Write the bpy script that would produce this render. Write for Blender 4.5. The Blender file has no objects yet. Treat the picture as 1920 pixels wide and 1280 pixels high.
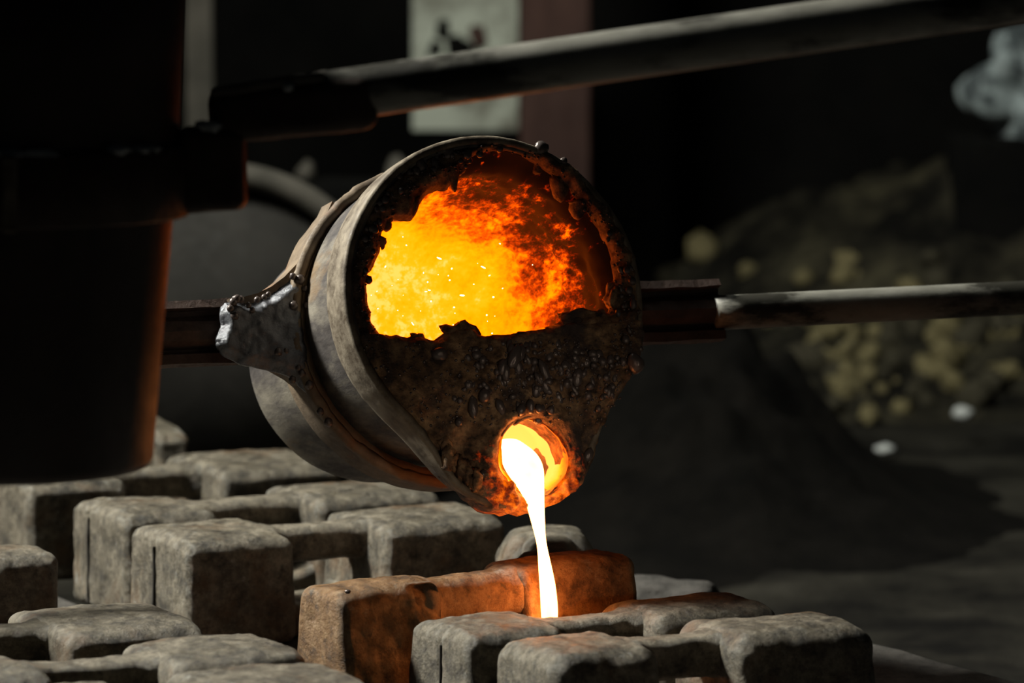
import bpy, bmesh, math, random
import numpy as np
from mathutils import Vector, Matrix, noise

random.seed(7)
S = bpy.context.scene
COL = S.collection
RAD = math.radians

# ------------------------------------------------------------------ camera
F = 8000.0                       # focal length in pixels of the 1920 wide frame
PITCH = RAD(6)
CAMZ = 1.25
cam = bpy.data.cameras.new('camera')
cam.sensor_width = 36; cam.lens = 150
cam.dof.use_dof = True; cam.dof.focus_distance = 5.10; cam.dof.aperture_fstop = 5.0
cam.clip_end = 60
camo = bpy.data.objects.new('camera', cam); COL.objects.link(camo)
camo.location = (0, 0, CAMZ); camo.rotation_euler = (RAD(90)-PITCH, 0, 0)
S.camera = camo
FWD = Vector((0, math.cos(PITCH), -math.sin(PITCH)))
UPV = Vector((0, math.sin(PITCH), math.cos(PITCH)))
C0 = Vector((0, 0, CAMZ))

# ------------------------------------------------------------------ world, lights, exposure
W = bpy.data.worlds.new('world'); S.world = W; W.use_nodes = True
W.node_tree.nodes['Background'].inputs[0].default_value = (0.42, 0.52, 0.60, 1)
W.node_tree.nodes['Background'].inputs[1].default_value = 0.006
def area(name, loc, target, size, power, color, size_y=None, spread=None):
    l = bpy.data.lights.new(name, 'AREA'); l.energy = power; l.color = color
    l.size = size
    if size_y: l.shape = 'RECTANGLE'; l.size_y = size_y
    if spread: l.spread = RAD(spread)
    o = bpy.data.objects.new(name, l); COL.objects.link(o)
    o.location = loc
    o.rotation_euler = (Vector(target)-Vector(loc)).to_track_quat('-Z', 'Y').to_euler()
    return o
area('roof_window_light', (-3.1, 5.65, 3.5), (-0.1, 5.1, 0.4), 0.5, 92, (1.0, 0.98, 0.88), 0.8, 80)
area('dam_fill_light', (1.5, 1.4, 0.95), (0.06, 5.0, 0.57), 0.15, 0.045, (1.0, 0.80, 0.60), 0.15, 8)  # added fill beam that brightens the ladle's dam; no real opening there
area('far_window_light', (-1.8, 6.2, 4.6), (1.0, 9.9, 0.2), 1.2, 60, (0.98, 1.0, 0.88), 1.0, 100)
S.view_settings.view_transform = 'Standard'; S.view_settings.look = 'None'
S.view_settings.gamma = 1; S.view_settings.use_curve_mapping = False
S.view_settings.exposure = 0.0
try:
    S.cycles.use_denoising = True
except Exception: pass

# ------------------------------------------------------------------ pixel helpers
def ray(px, py):
    return FWD + Vector((1, 0, 0))*((px-960)/F) + UPV*((640-py)/F)
def P(px, py, d): return C0 + ray(px, py)*d
def PY(px, py, Y):
    r = ray(px, py); return C0 + r*(Y/r.y)
def PZ(px, py, Z):
    r = ray(px, py); return C0 + r*((Z-CAMZ)/r.z)
def plane_hit(px, py, M, z=0.0):          # local xy where the ray meets the local plane z
    Mi = M.inverted(); o = Mi @ C0; r = Mi.to_3x3() @ ray(px, py)
    t = (z-o.z)/r.z; p = o + r*t
    return (p.x, p.y)

# ------------------------------------------------------------------ materials
def N(nt, t, **kw):
    n = nt.nodes.new(t)
    for k, v in kw.items():
        if k in n.inputs: n.inputs[k].default_value = v
        else: setattr(n, k, v)
    return n
def ramp(nt, fac, stops, interp='LINEAR'):
    r = nt.nodes.new('ShaderNodeValToRGB'); r.color_ramp.interpolation = interp
    e = r.color_ramp.elements
    while len(e) < len(stops): e.new(0.5)
    for i, (p, c) in enumerate(stops):
        e[i].position = p; e[i].color = (c[0], c[1], c[2], 1)
    nt.links.new(fac, r.inputs[0]); return r.outputs[0]
def solid(name, stops, scale=25, detail=8, rough=(0.45, 0.8), bump=0.4, bscale=None, metal=0.0, spec=0.5,
          stretch=None, dist=0.003, patch=None, ior=None):
    m = bpy.data.materials.new(name); m.use_nodes = True; nt = m.node_tree
    b = nt.nodes['Principled BSDF']; L = nt.links.new
    tc = N(nt, 'ShaderNodeTexCoord').outputs['Object']
    if stretch:
        mp = N(nt, 'ShaderNodeMapping'); mp.inputs['Scale'].default_value = stretch
        L(tc, mp.inputs[0]); tc = mp.outputs[0]
    n1 = N(nt, 'ShaderNodeTexNoise', Scale=scale, Detail=detail, Roughness=0.65); L(tc, n1.inputs[0])
    col = ramp(nt, n1.outputs['Fac'], stops)
    if patch:                                  # (colour, scale, threshold) rust or dust patches
        n3 = N(nt, 'ShaderNodeTexNoise', Scale=patch[1], Detail=6.0, Roughness=0.7); L(tc, n3.inputs[0])
        mr = N(nt, 'ShaderNodeMapRange'); mr.inputs[1].default_value = patch[2]; mr.inputs[2].default_value = patch[2]+0.12
        L(n3.outputs['Fac'], mr.inputs[0])
        mx = N(nt, 'ShaderNodeMix', data_type='RGBA'); L(mr.outputs[0], mx.inputs[0]); L(col, mx.inputs[6])
        mx.inputs[7].default_value = (*patch[0], 1); col = mx.outputs[2]
    L(col, b.inputs['Base Color'])
    n2 = N(nt, 'ShaderNodeTexNoise', Scale=bscale or scale*4, Detail=8.0, Roughness=0.7); L(tc, n2.inputs[0])
    mr = N(nt, 'ShaderNodeMapRange'); mr.inputs[3].default_value = rough[0]; mr.inputs[4].default_value = rough[1]
    mr.inputs[1].default_value = 0.3; mr.inputs[2].default_value = 0.7
    L(n2.outputs['Fac'], mr.inputs[0]); L(mr.outputs[0], b.inputs['Roughness'])
    bp = N(nt, 'ShaderNodeBump', Strength=bump, Distance=dist); L(n2.outputs['Fac'], bp.inputs['Height'])
    L(bp.outputs[0], b.inputs['Normal'])
    b.inputs['Metallic'].default_value = metal
    b.inputs['Specular IOR Level'].default_value = spec
    return m
def glow(name, c, s):
    m = bpy.data.materials.new(name); m.use_nodes = True; nt = m.node_tree
    b = nt.nodes['Principled BSDF']; b.inputs['Base Color'].default_value = (0.05, 0.03, 0.02, 1)
    b.inputs['Emission Color'].default_value = (*c, 1); b.inputs['Emission Strength'].default_value = s
    b.inputs['Roughness'].default_value = 0.6
    return m

def iron_mat(name, lo, mid, hi, rust, worn):
    m = bpy.data.materials.new(name); m.use_nodes = True; nt = m.node_tree; L = nt.links.new
    b = nt.nodes['Principled BSDF']
    tc = N(nt, 'ShaderNodeTexCoord').outputs['Object']
    na = N(nt, 'ShaderNodeTexNoise', Scale=26.0, Detail=14.0, Roughness=0.82); L(tc, na.inputs[0])
    col = ramp(nt, na.outputs['Fac'], [(0.40, lo), (0.5, mid), (0.60, hi)])
    def layer(col, scale, lo_, hi_, c, det=8.0, amt=1.0):
        n_ = N(nt, 'ShaderNodeTexNoise', Scale=scale, Detail=det, Roughness=0.72); L(tc, n_.inputs[0])
        r_ = N(nt, 'ShaderNodeMapRange'); r_.inputs[1].default_value = lo_; r_.inputs[2].default_value = hi_; r_.inputs[4].default_value = amt
        L(n_.outputs['Fac'], r_.inputs[0])
        mx = N(nt, 'ShaderNodeMix', data_type='RGBA'); L(r_.outputs[0], mx.inputs[0]); L(col, mx.inputs[6]); mx.inputs[7].default_value = (*c, 1)
        return mx.outputs[2]
    col = layer(col, 8.5, 0.52, 0.66, rust, amt=.75)
    col = layer(col, 55, 0.56, 0.66, (0.035, 0.028, 0.02), amt=.8)
    col = layer(col, 21.3, 0.60, 0.68, worn, amt=.7)
    geo = N(nt, 'ShaderNodeNewGeometry')
    pr_ = N(nt, 'ShaderNodeMapRange'); pr_.inputs[1].default_value = .515; pr_.inputs[2].default_value = .56; pr_.inputs[4].default_value = .6
    L(geo.outputs['Pointiness'], pr_.inputs[0])
    mx = N(nt, 'ShaderNodeMix', data_type='RGBA'); L(pr_.outputs[0], mx.inputs[0]); L(col, mx.inputs[6]); mx.inputs[7].default_value = (*worn, 1)
    L(mx.outputs[2], b.inputs['Base Color'])
    nb = N(nt, 'ShaderNodeTexNoise', Scale=160.0, Detail=8.0, Roughness=0.75); L(tc, nb.inputs[0])
    nc = N(nt, 'ShaderNodeTexNoise', Scale=38.0, Detail=6.0, Roughness=0.6); L(tc, nc.inputs[0])
    mr = N(nt, 'ShaderNodeMapRange'); mr.inputs[1].default_value = .35; mr.inputs[2].default_value = .65; mr.inputs[3].default_value = .30; mr.inputs[4].default_value = .75
    L(nc.outputs['Fac'], mr.inputs[0]); L(mr.outputs[0], b.inputs['Roughness'])
    b1 = N(nt, 'ShaderNodeBump', Strength=.55, Distance=.005); L(nc.outputs['Fac'], b1.inputs['Height'])
    b2 = N(nt, 'ShaderNodeBump', Strength=.8, Distance=.003); L(nb.outputs['Fac'], b2.inputs['Height']); L(b1.outputs[0], b2.inputs['Normal'])
    L(b2.outputs[0], b.inputs['Normal'])
    b.inputs['Specular IOR Level'].default_value = .5; b.inputs['Metallic'].default_value = .1
    return m
IRON = iron_mat('cast_iron', (.032, .027, .02), (.115, .098, .07), (.23, .20, .15), (.13, .072, .032), (.34, .34, .31))
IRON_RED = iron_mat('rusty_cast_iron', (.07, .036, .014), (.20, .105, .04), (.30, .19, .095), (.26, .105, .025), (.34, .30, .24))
STEEL = solid('scraped_shell_steel', [(0.36, (0.025, 0.022, 0.024)), (0.48, (0.085, 0.075, 0.07)), (0.64, (0.25, 0.225, 0.18))], 16, 12,
              (0.4, 0.75), 0.35, 90, 0.25, 0.5, stretch=(1, 1, 0.35), patch=((0.20, 0.13, 0.07), 7, 0.55))
RIMST = solid('worn_rim_steel', [(0.38, (0.07, 0.05, 0.032)), (0.62, (0.25, 0.21, 0.155))], 30, 8, (0.45, 0.8), 0.3, 120, 0.15, 0.5)
RINGM = solid('ring_bar_steel', [(0.3, (0.075, 0.052, 0.035)), (0.65, (0.21, 0.155, 0.10))], 20, 9, (0.45, 0.8), 0.4, 100, 0.1, 0.5,
              patch=((0.20, 0.10, 0.05), 8, 0.55))
CHAN = solid('dark_channel_steel', [(0.3, (0.05, 0.03, 0.025)), (0.7, (0.12, 0.08, 0.065))], 40, 9, (0.4, 0.75), 0.5, 140, 0.1, 0.4)
PIPE = solid('handle_pipe_steel', [(0.40, (0.04, 0.038, 0.03)), (0.50, (0.26, 0.255, 0.22)), (0.7, (0.40, 0.39, 0.34))], 14, 6,
             (0.35, 0.65), 0.2, 80, 0.2, 0.6, stretch=(0.4, 1, 1))
CRUST = solid('burnt_lining_crust', [(0.38, (0.035, 0.02, 0.012)), (0.5, (0.20, 0.115, 0.06)), (0.64, (0.46, 0.29, 0.15))], 45, 12,
              (0.3, 0.8), 0.9, 220, 0.0, 0.5, dist=0.004, patch=((0.06, 0.042, 0.036), 14, 0.5))
BEAD = solid('slag_bead', [(0.3, (0.06, 0.05, 0.05)), (0.7, (0.17, 0.135, 0.12))], 60, 4, (0.12, 0.3), 0.15, 200, 0.35, 0.6)
SPLASH = solid('frozen_splash_metal', [(0.3, (0.07, 0.07, 0.08)), (0.7, (0.20, 0.21, 0.23))], 50, 8, (0.16, 0.42), 0.5, 110, 0.5, 0.6, dist=0.004)
BUCKETM = solid('soot_black_steel', [(0.3, (0.02, 0.013, 0.010)), (0.7, (0.055, 0.034, 0.024))], 12, 6, (0.42, 0.6), 0.2, 60, 0.0, 0.6)
BANDM = solid('dark_band_steel', [(0.3, (0.03, 0.018, 0.013)), (0.7, (0.075, 0.05, 0.036))], 18, 6, (0.45, 0.75), 0.3, 80, 0.0, 0.4)
PALESLAG = solid('pale_grey_slag', [(0.3, (0.28, 0.30, 0.30)), (0.7, (0.55, 0.58, 0.58))], 40, 6, (0.35, 0.7), 0.4)
SAND = solid('black_moulding_sand', [(0.3, (0.035, 0.033, 0.03)), (0.7, (0.115, 0.105, 0.095))], 40, 10, (0.7, 0.95), 0.8, 180, 0, 0.3, dist=0.005)
FLOORM = solid('sandy_foundry_floor', [(0.38, (0.008, 0.007, 0.006)), (0.52, (0.04, 0.036, 0.028)), (0.66, (0.09, 0.082, 0.066))], 2.2, 10,
               (0.8, 0.95), 0.9, 25, 0, 0.2, dist=0.03)
HEAPM = solid('rubble_heap_sand', [(0.40, (0.010, 0.009, 0.007)), (0.52, (0.055, 0.048, 0.033)), (0.68, (0.16, 0.14, 0.085))], 4.5, 8,
              (0.8, 0.95), 1.0, 20, 0, 0.2, dist=0.04)
MOUNDM = solid('dark_sand_heap', [(0.35, (0.003, 0.0025, 0.002)), (0.7, (0.012, 0.010, 0.008))], 8, 8, (0.85, 0.95), 0.8, 40, 0, 0.15, dist=0.02)
CHUNKM = solid('ochre_sand_lump', [(0.35, (0.06, 0.05, 0.028)), (0.65, (0.42, 0.35, 0.18))], 12, 6, (0.8, 0.95), 0.6, 40, 0, 0.2)
WHITEM = solid('white_chip', [(0.3, (0.6, 0.62, 0.62)), (0.7, (0.85, 0.86, 0.85))], 12, 4, (0.6, 0.8), 0.2)
WALLM = solid('sooty_wall', [(0.35, (0.003, 0.003, 0.003)), (0.7, (0.010, 0.009, 0.008))], 3, 8, (0.8, 0.95), 0.5, 20, 0, 0.15, dist=0.02)
BOARDM = solid('pale_board', [(0.40, (0.35, 0.34, 0.28)), (0.55, (0.80, 0.84, 0.72))], 5, 6, (0.7, 0.9), 0.3, 30)
CHUNK2 = solid('grey_sand_lump', [(0.3, (0.03, 0.026, 0.018)), (0.7, (0.12, 0.105, 0.07))], 12, 6, (0.8, 0.95), 0.6, 40, 0, 0.2)
COLM = solid('haze_tinted_column', [(0.3, (0.05, 0.022, 0.018)), (0.7, (0.14, 0.07, 0.055))], 6, 8, (0.7, 0.9), 0.5, 40, stretch=(1, 1, 0.3))  # red-brown puts the glow-lit haze into the column's colour
DRUMM = solid('grey_drum', [(0.3, (0.02, 0.018, 0.016)), (0.7, (0.055, 0.048, 0.042))], 6, 8, (0.7, 0.9), 0.5, 40)
HOOPM = solid('dusty_hoop', [(0.3, (0.06, 0.055, 0.045)), (0.7, (0.17, 0.15, 0.125))], 8, 6, (0.7, 0.9), 0.3, 40)
SACKM = solid('pale_blue_grey_sheet', [(0.42, (0.10, 0.12, 0.13)), (0.52, (0.50, 0.58, 0.60)), (0.7, (0.62, 0.68, 0.70))], 9, 5, (0.5, 0.8), 0.4, 30, dist=0.02)
CREASE = solid('dark_seam', [(0.3, (0.012, 0.010, 0.008)), (0.7, (0.03, 0.024, 0.018))], 40, 4, (0.8, 0.95), 0.3)

# ------------------------------------------------------------------ object helpers
def link(name, me, mat=None, parent=None, smooth=True):
    o = bpy.data.objects.new(name, me); COL.objects.link(o)
    if mat is not None and not me.materials: me.materials.append(mat)
    if smooth:
        me.polygons.foreach_set('use_smooth', [True]*len(me.polygons))
    if parent: o.parent = parent
    return o
def mesh(name, vs, fs, mat=None, parent=None, smooth=True):
    me = bpy.data.meshes.new(name); me.from_pydata([tuple(v) for v in vs], [], [tuple(f) for f in fs]); me.update()
    return link(name, me, mat, parent, smooth)
def tag(o, label=None, cat=None, group=None, kind=None):
    if label: o['label'] = label
    if cat: o['category'] = cat
    if group: o['group'] = group
    if kind: o['kind'] = kind
    return o
def empty(name, M):
    o = bpy.data.objects.new(name, None); COL.objects.link(o); o.matrix_world = M
    o.empty_display_size = 0.05
    return o
def fr(p, s, oct_=4, seed=0.0):
    return noise.fractal(Vector((p[0]*s+seed, p[1]*s+seed*1.7, p[2]*s-seed)), 1.0, 2.0, oct_)
def sstep(a, b, x):
    t = np.clip((x-a)/(b-a), 0, 1); return t*t*(3-2*t)

def axis_samples(h, r, n):
    c = [h - r + r*math.tan(math.pi/4*k/4) for k in range(5)]
    flat = list(np.linspace(-(h-r), h-r, n+1))
    return [-x for x in reversed(c)][:-1] + flat + c[1:]
def rbox(verts, faces, hx, hy, hz, r, nx, ny, nz, fn):
    """rounded box surface, every point passed through fn"""
    A = [axis_samples(hx, r, nx), axis_samples(hy, r, ny), axis_samples(hz, r, nz)]
    H = [hx, hy, hz]
    idx = {}
    def vid(p):
        key = tuple(round(c, 6) for c in p)
        if key not in idx:
            q = [max(-(H[i]-r), min(H[i]-r, p[i])) for i in range(3)]
            d = Vector([p[i]-q[i] for i in range(3)])
            v = Vector(q) + d.normalized()*r
            idx[key] = len(verts); verts.append(fn(v))
        return idx[key]
    for ax in range(3):
        u, w = (ax+1) % 3, (ax+2) % 3
        for s in (-1, 1):
            for i in range(len(A[u])-1):
                for j in range(len(A[w])-1):
                    q = []
                    for (a, b) in ((i, j), (i+1, j), (i+1, j+1), (i, j+1)):
                        p = [0, 0, 0]; p[ax] = s*H[ax]; p[u] = A[u][a]; p[w] = A[w][b]; q.append(vid(p))
                    faces.append(q if s > 0 else q[::-1])

def tube(name, pts, rad, mat, parent=None, seg=20, bumpy=0.0, caps=True, squash=1.0):
    vs, fs = [], []
    pts = [Vector(p) for p in pts]
    rads = rad if isinstance(rad, (list, tuple)) else [rad]*len(pts)
    up = Vector((0, 0, 1))
    for i, p in enumerate(pts):
        t = (pts[min(i+1, len(pts)-1)] - pts[max(i-1, 0)]).normalized()
        if abs(t.dot(up)) > 0.95: up = Vector((0, 1, 0))
        a = t.cross(up).normalized(); b = a.cross(t).normalized()
        for k in range(seg):
            an = 2*math.pi*k/seg
            r = rads[i]
            q = p + (a*math.cos(an) + b*math.sin(an)*squash)*r
            if bumpy: q += (q-p).normalized()*fr(q, 40, 3)*bumpy
            vs.append(q)
    for i in range(len(pts)-1):
        for k in range(seg):
            k2 = (k+1) % seg
            fs.append((i*seg+k, i*seg+k2, (i+1)*seg+k2, (i+1)*seg+k))
    if caps:
        fs.append(tuple(range(seg))[::-1]); fs.append(tuple(range((len(pts)-1)*seg, len(pts)*seg)))
    return mesh(name, vs, fs, mat, parent)

def lathe(name, prof, mat, parent=None, seg=96, rfun=None, closed=True):
    """prof: (r, z) ring list, closed loop; rfun(phi, z, r) changes the radius"""
    vs, fs = [], []; n = len(prof)
    for k in range(seg):
        an = 2*math.pi*k/seg
        for (r, z) in prof:
            rr = rfun(an, z, r) if rfun else r
            vs.append((rr*math.cos(an), rr*math.sin(an), z))
    for k in range(seg):
        k2 = (k+1) % seg
        for i in range(n if closed else n-1):
            j = (i+1) % n
            fs.append((k*n+i, k*n+j, k2*n+j, k2*n+i))
    return mesh(name, vs, fs, mat, parent)
def lump(name, c, r, mat, parent=None, seed=0, sub=2, sq=(1, 1, 1), amp=0.35, me=None):
    bm = bmesh.new(); bmesh.ops.create_icosphere(bm, subdivisions=sub, radius=1)
    for v in bm.verts:
        d = 1 + amp*noise.noise(v.co*1.4 + Vector((seed*3.1, seed*1.3, seed)))
        v.co = Vector((v.co.x*sq[0], v.co.y*sq[1], v.co.z*sq[2]))*(d*r)
    if name in ('lip_slag', 'crust_lump'):
        for v in bm.verts: v.co += Vector(c)
        c = (0, 0, 0)
    m = bpy.data.meshes.new(name); bm.to_mesh(m); bm.free()
    o = link(name, m, mat, parent); o.location = c
    return o

# ------------------------------------------------------------------ setting
def grid(name, x0, x1, y0, y1, nx, ny, zf, mat):
    vs = [(x, y, zf(x, y)) for y in np.linspace(y0, y1, ny+1) for x in np.linspace(x0, x1, nx+1)]
    fs = [(j*(nx+1)+i, j*(nx+1)+i+1, (j+1)*(nx+1)+i+1, (j+1)*(nx+1)+i) for j in range(ny) for i in range(nx)]
    return mesh(name, vs, fs, mat)
fl = grid('floor', -4.5, 4.5, -1, 12.6, 180, 260, lambda x, y: 0.012*fr((x, y, 0), 2.5, 5) - 0.01, FLOORM)
tag(fl, 'dark sandy foundry floor', kind='structure')
def wall_box(name, x0, x1, y0, y1, z0, z1, mat):
    vs, fs = [], []
    rbox(vs, fs, (x1-x0)/2, (y1-y0)/2, (z1-z0)/2, 0.01, 4, 1, 4, lambda v: v + Vector(((x0+x1)/2, (y0+y1)/2, (z0+z1)/2)))
    return mesh(name, vs, fs, mat)
tag(wall_box('wall_back', -4.5, 4.5, 12.5, 12.7, -0.03, 4.5, WALLM), 'soot-black back wall', kind='structure')

# rubble heap behind on the right
def heap_z(x, y):
    a = sstep(0.15, 1.1, x - 0.10*np.sin(y*3)); b = sstep(10.0, 11.2, y)
    return 0.50*float(a*b)*(1 + 0.35*fr((x, y, 3), 1.6, 5)) + 0.035*float(a*b)*fr((x, y, 0), 7, 4) - 0.03 + 0.02*float(b)
hp = grid('rubble_heap', 0.24, 3.4, 9.7, 12.45, 150, 120, heap_z, HEAPM)
tag(hp, 'dark heap of ochre-flecked sand and rubble behind the right pouring pipe', 'heap', kind='stuff')
def mound_z(x, y):
    r = math.hypot((x-0.36)/0.36, (y-8.75)/0.60)
    return 0.40*math.exp(-r**2*1.1)*(1+0.35*fr((x, y, 1), 5, 5)) - 0.02
md = grid('sand_mound', -0.35, 1.1, 7.5, 9.8, 90, 110, mound_z, MOUNDM)
tag(md, 'black sand mound on the floor right of the pouring lip', 'mound', kind='stuff')

rc = random.Random(3)
chunk_meshes = []
for k in range(8):
    o = lump('sand_lump', (0, -5, 0), 1, CHUNK2 if k % 2 else CHUNKM, None, k*2.3, 2, (1, .9, .8), 0.8); chunk_meshes.append(o.data); bpy.data.objects.remove(o)
n = 0
while n < 130:
    px = rc.uniform(1215, 1915)
    py = rc.gauss(660, 75)
    if not (470 < py < 800): continue
    if px < 1480 and py > 640: continue
    # march the ray onto the heap
    r = ray(px, py); hit = None
    for y in np.linspace(9.7, 12.3, 80):
        p = C0 + r*(y/r.y)
        z = heap_z(p.x, p.y) if p.x > 0.24 and p.x < 3.4 else 0.0
        if p.z <= max(z, 0): hit = Vector((p.x, p.y, max(z, 0))); break
    if hit is None: n += 1; continue
    s = rc.choice((.012, .016, .022, .03, .042))*rc.uniform(.8, 1.2)
    o = bpy.data.objects.new('sand_lump', rc.choice(chunk_meshes)); COL.objects.link(o)
    o.location = hit + Vector((0, 0, s*0.15)); o.scale = (s*1.1, s, s*rc.uniform(.7, 1.1)); o.rotation_euler = (rc.random(), rc.random(), rc.random()*6)
    gr = 'grey' in o.data.materials[0].name
    tag(o, ('dull grey lump' if gr else 'ochre lump') + (' on the rubble heap seen above the right handle pipe' if py < 555 else ' on the rubble heap seen below the right handle pipe'), 'rubble', ('grey' if gr else 'ochre') + (' lumps above the handle pipe' if py < 555 else ' lumps below the handle pipe')); n += 1
o = lump('stone_chip', PZ(1805, 775, 0.06), 0.024, WHITEM, None, 4, 2, (1, .8, .7), .4); tag(o, 'white chip lying low on the rubble heap', 'chip')
o = lump('stone_chip', PZ(1660, 842, 0.012), 0.022, WHITEM, None, 6, 2, (1.1, .8, .5), .4); tag(o, 'white chip lying on the open floor before the heap', 'chip')

# background things, out of focus
def slab(name, c, sx, sy, sz, mat, r=0.01, nz=(4, 2, 4), amp=0.0, rot=0, parent=None):
    vs, fs = [], []
    R = Matrix.Rotation(rot, 3, 'Z'); c = Vector(c)
    def f(v):
        if amp: v = v + v.normalized()*amp*fr(v, 12, 3, 2)
        return R @ v
    rbox(vs, fs, sx/2, sy/2, sz/2, r, *nz, f)
    o = mesh(name, vs, fs, mat, parent); o.location = c
    return o
Y1 = 11.6
pa, pb = PY(772, -200, Y1), PY(972, 245, Y1)
board = empty('notice_board', Matrix.Translation(((pa.x+pb.x)/2, Y1, pb.z)))
slab('panel', (0, 0, (pa.z-pb.z)/2), pb.x-pa.x, 0.02, pa.z-pb.z, BOARDM, 0.004, parent=board)
slab('stand_post', (-0.08, 0.03, -pb.z/2+0.05), 0.03, 0.03, pb.z+0.1, WALLM, 0.004, parent=board)
slab('stand_post', (0.08, 0.03, -pb.z/2+0.05), 0.03, 0.03, pb.z+0.1, WALLM, 0.004, parent=board)
tag(board, 'pale stained upright board with dark spots behind the upper pipe', 'board')
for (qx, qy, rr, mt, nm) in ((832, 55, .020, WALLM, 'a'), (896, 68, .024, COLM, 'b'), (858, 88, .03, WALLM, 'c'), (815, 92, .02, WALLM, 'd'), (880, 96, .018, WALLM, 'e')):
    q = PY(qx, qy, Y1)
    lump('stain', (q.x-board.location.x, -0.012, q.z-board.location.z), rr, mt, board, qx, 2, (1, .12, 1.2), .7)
ca, cb = PY(975, 0, 11.3), PY(1108, 0, 11.3)
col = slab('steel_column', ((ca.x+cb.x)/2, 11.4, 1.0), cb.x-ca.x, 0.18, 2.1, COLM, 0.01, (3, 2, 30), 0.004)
tag(col, 'upright column beside the pale board, coloured red-brown for glow-lit haze', 'column')
po = PY(372, 0, 10.6)
o = slab('wooden_post', (po.x, 10.65, 0.95), 0.07, 0.06, 1.95, HOOPM, 0.008, (2, 2, 24), 0.006); tag(o, 'dim grey-green upright post behind the steel pail', 'post')
# bedding shelf with pale lumps
sh = slab('stone_ledge', (PY(620, 0, 10.0).x, 10.0, 0.28), 0.75, 0.3, 0.60, WALLM, 0.02, (6, 2, 4), 0.02); tag(sh, 'black block ledge behind the ladle ring', 'ledge')
for (qx, qy, rr, lb) in ((748, 262, .036, 'grey lump on the ledge just left of the ladle rim'), (574, 268, .026, 'small dim grey lump on the ledge under the upper pipe')):
    q = PY(qx, qy, 9.95); o = lump('stone', (q.x, 9.95, 0.60), rr, HOOPM, None, qx, 2, (1, .9, 1.0), .6); tag(o, lb, 'stone')
# lying drum
dc = PY(415, 628, 8.5); R0 = .36
drum = empty('steel_drum', Matrix.Translation((dc.x, dc.y, R0-0.005)) @ Matrix.Rotation(RAD(90), 4, 'X') @ Matrix.Rotation(0, 4, 'Z'))
lathe('barrel', [(0.0, 0.0), (R0-.03, 0.0), (R0-.03, -.35), (0.0, -.35)], DRUMM, drum, 80, closed=False)
lathe('rim', [(R0-.045, .02), (R0, .02), (R0, -.03), (R0-.045, -.03)], HOOPM, drum, 96)
tag(drum, 'large dark drum lying with its dusty round rim showing behind the ladle arm', 'drum')
# pale sheet on bin, right edge
sq = PY(1880, 165, 10.9)
bn = slab('steel_bin', (sq.x+.09, 11.0, 0.31), 0.42, 0.3, 0.64, WALLM, 0.01); tag(bn, 'black bin standing under the pale crumpled bundle', 'bin')
o = lump('crumpled_bundle', (sq.x+0.055, 10.9, 0.755), 0.125, SACKM, None, 9, 4, (1.0, .8, 1.05), .7); tag(o, 'pale blue-grey crumpled bundle at the upper right edge', 'bundle')
# crust lumps on floor, left behind
# ------------------------------------------------------------------ mould bed
TOP = 0.42; BED = TOP - 0.145
TH = RAD(29)
Rz = lambda a: Matrix.Rotation(a, 4, 'Z')
q0 = PZ(1650, 1205, BED); q1 = PZ(1862, 1272, BED)
ux = Vector((math.cos(TH), math.sin(TH), 0)); uy = Vector((-math.sin(TH), math.cos(TH), 0))
endx = q0.dot(ux)
def bedf(name, xa, xb, ya, yb, label):
    vs, fs = [], []
    c = ux*((xa+xb)/2) + uy*((ya+yb)/2)
    rbox(vs, fs, (xb-xa)/2, (yb-ya)/2, BED/2, 0.012, 46, 40, 8,
         lambda v: Rz(TH).to_3x3() @ (v + Vector((0.006*fr(v, 30, 4), 0.006*fr(v, 30, 4, 4), 0.004*fr(v, 45, 5, 9) if v.z > 0 else 0))))
    o = mesh(name, vs, fs, SAND); o.location = (c.x, c.y, BED/2)
    tag(o, label, 'sand mould'); return o
bedf('sand_mould', endx-0.78, endx, 1.9, PZ(1190, 1062, BED).dot(uy), 'black sand mould bed edge sloping away at the lower right')
bedf('sand_mould', endx-1.90, endx-0.79, 1.9, 5.95, 'black sand mould under the crowded weights at left')

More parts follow.
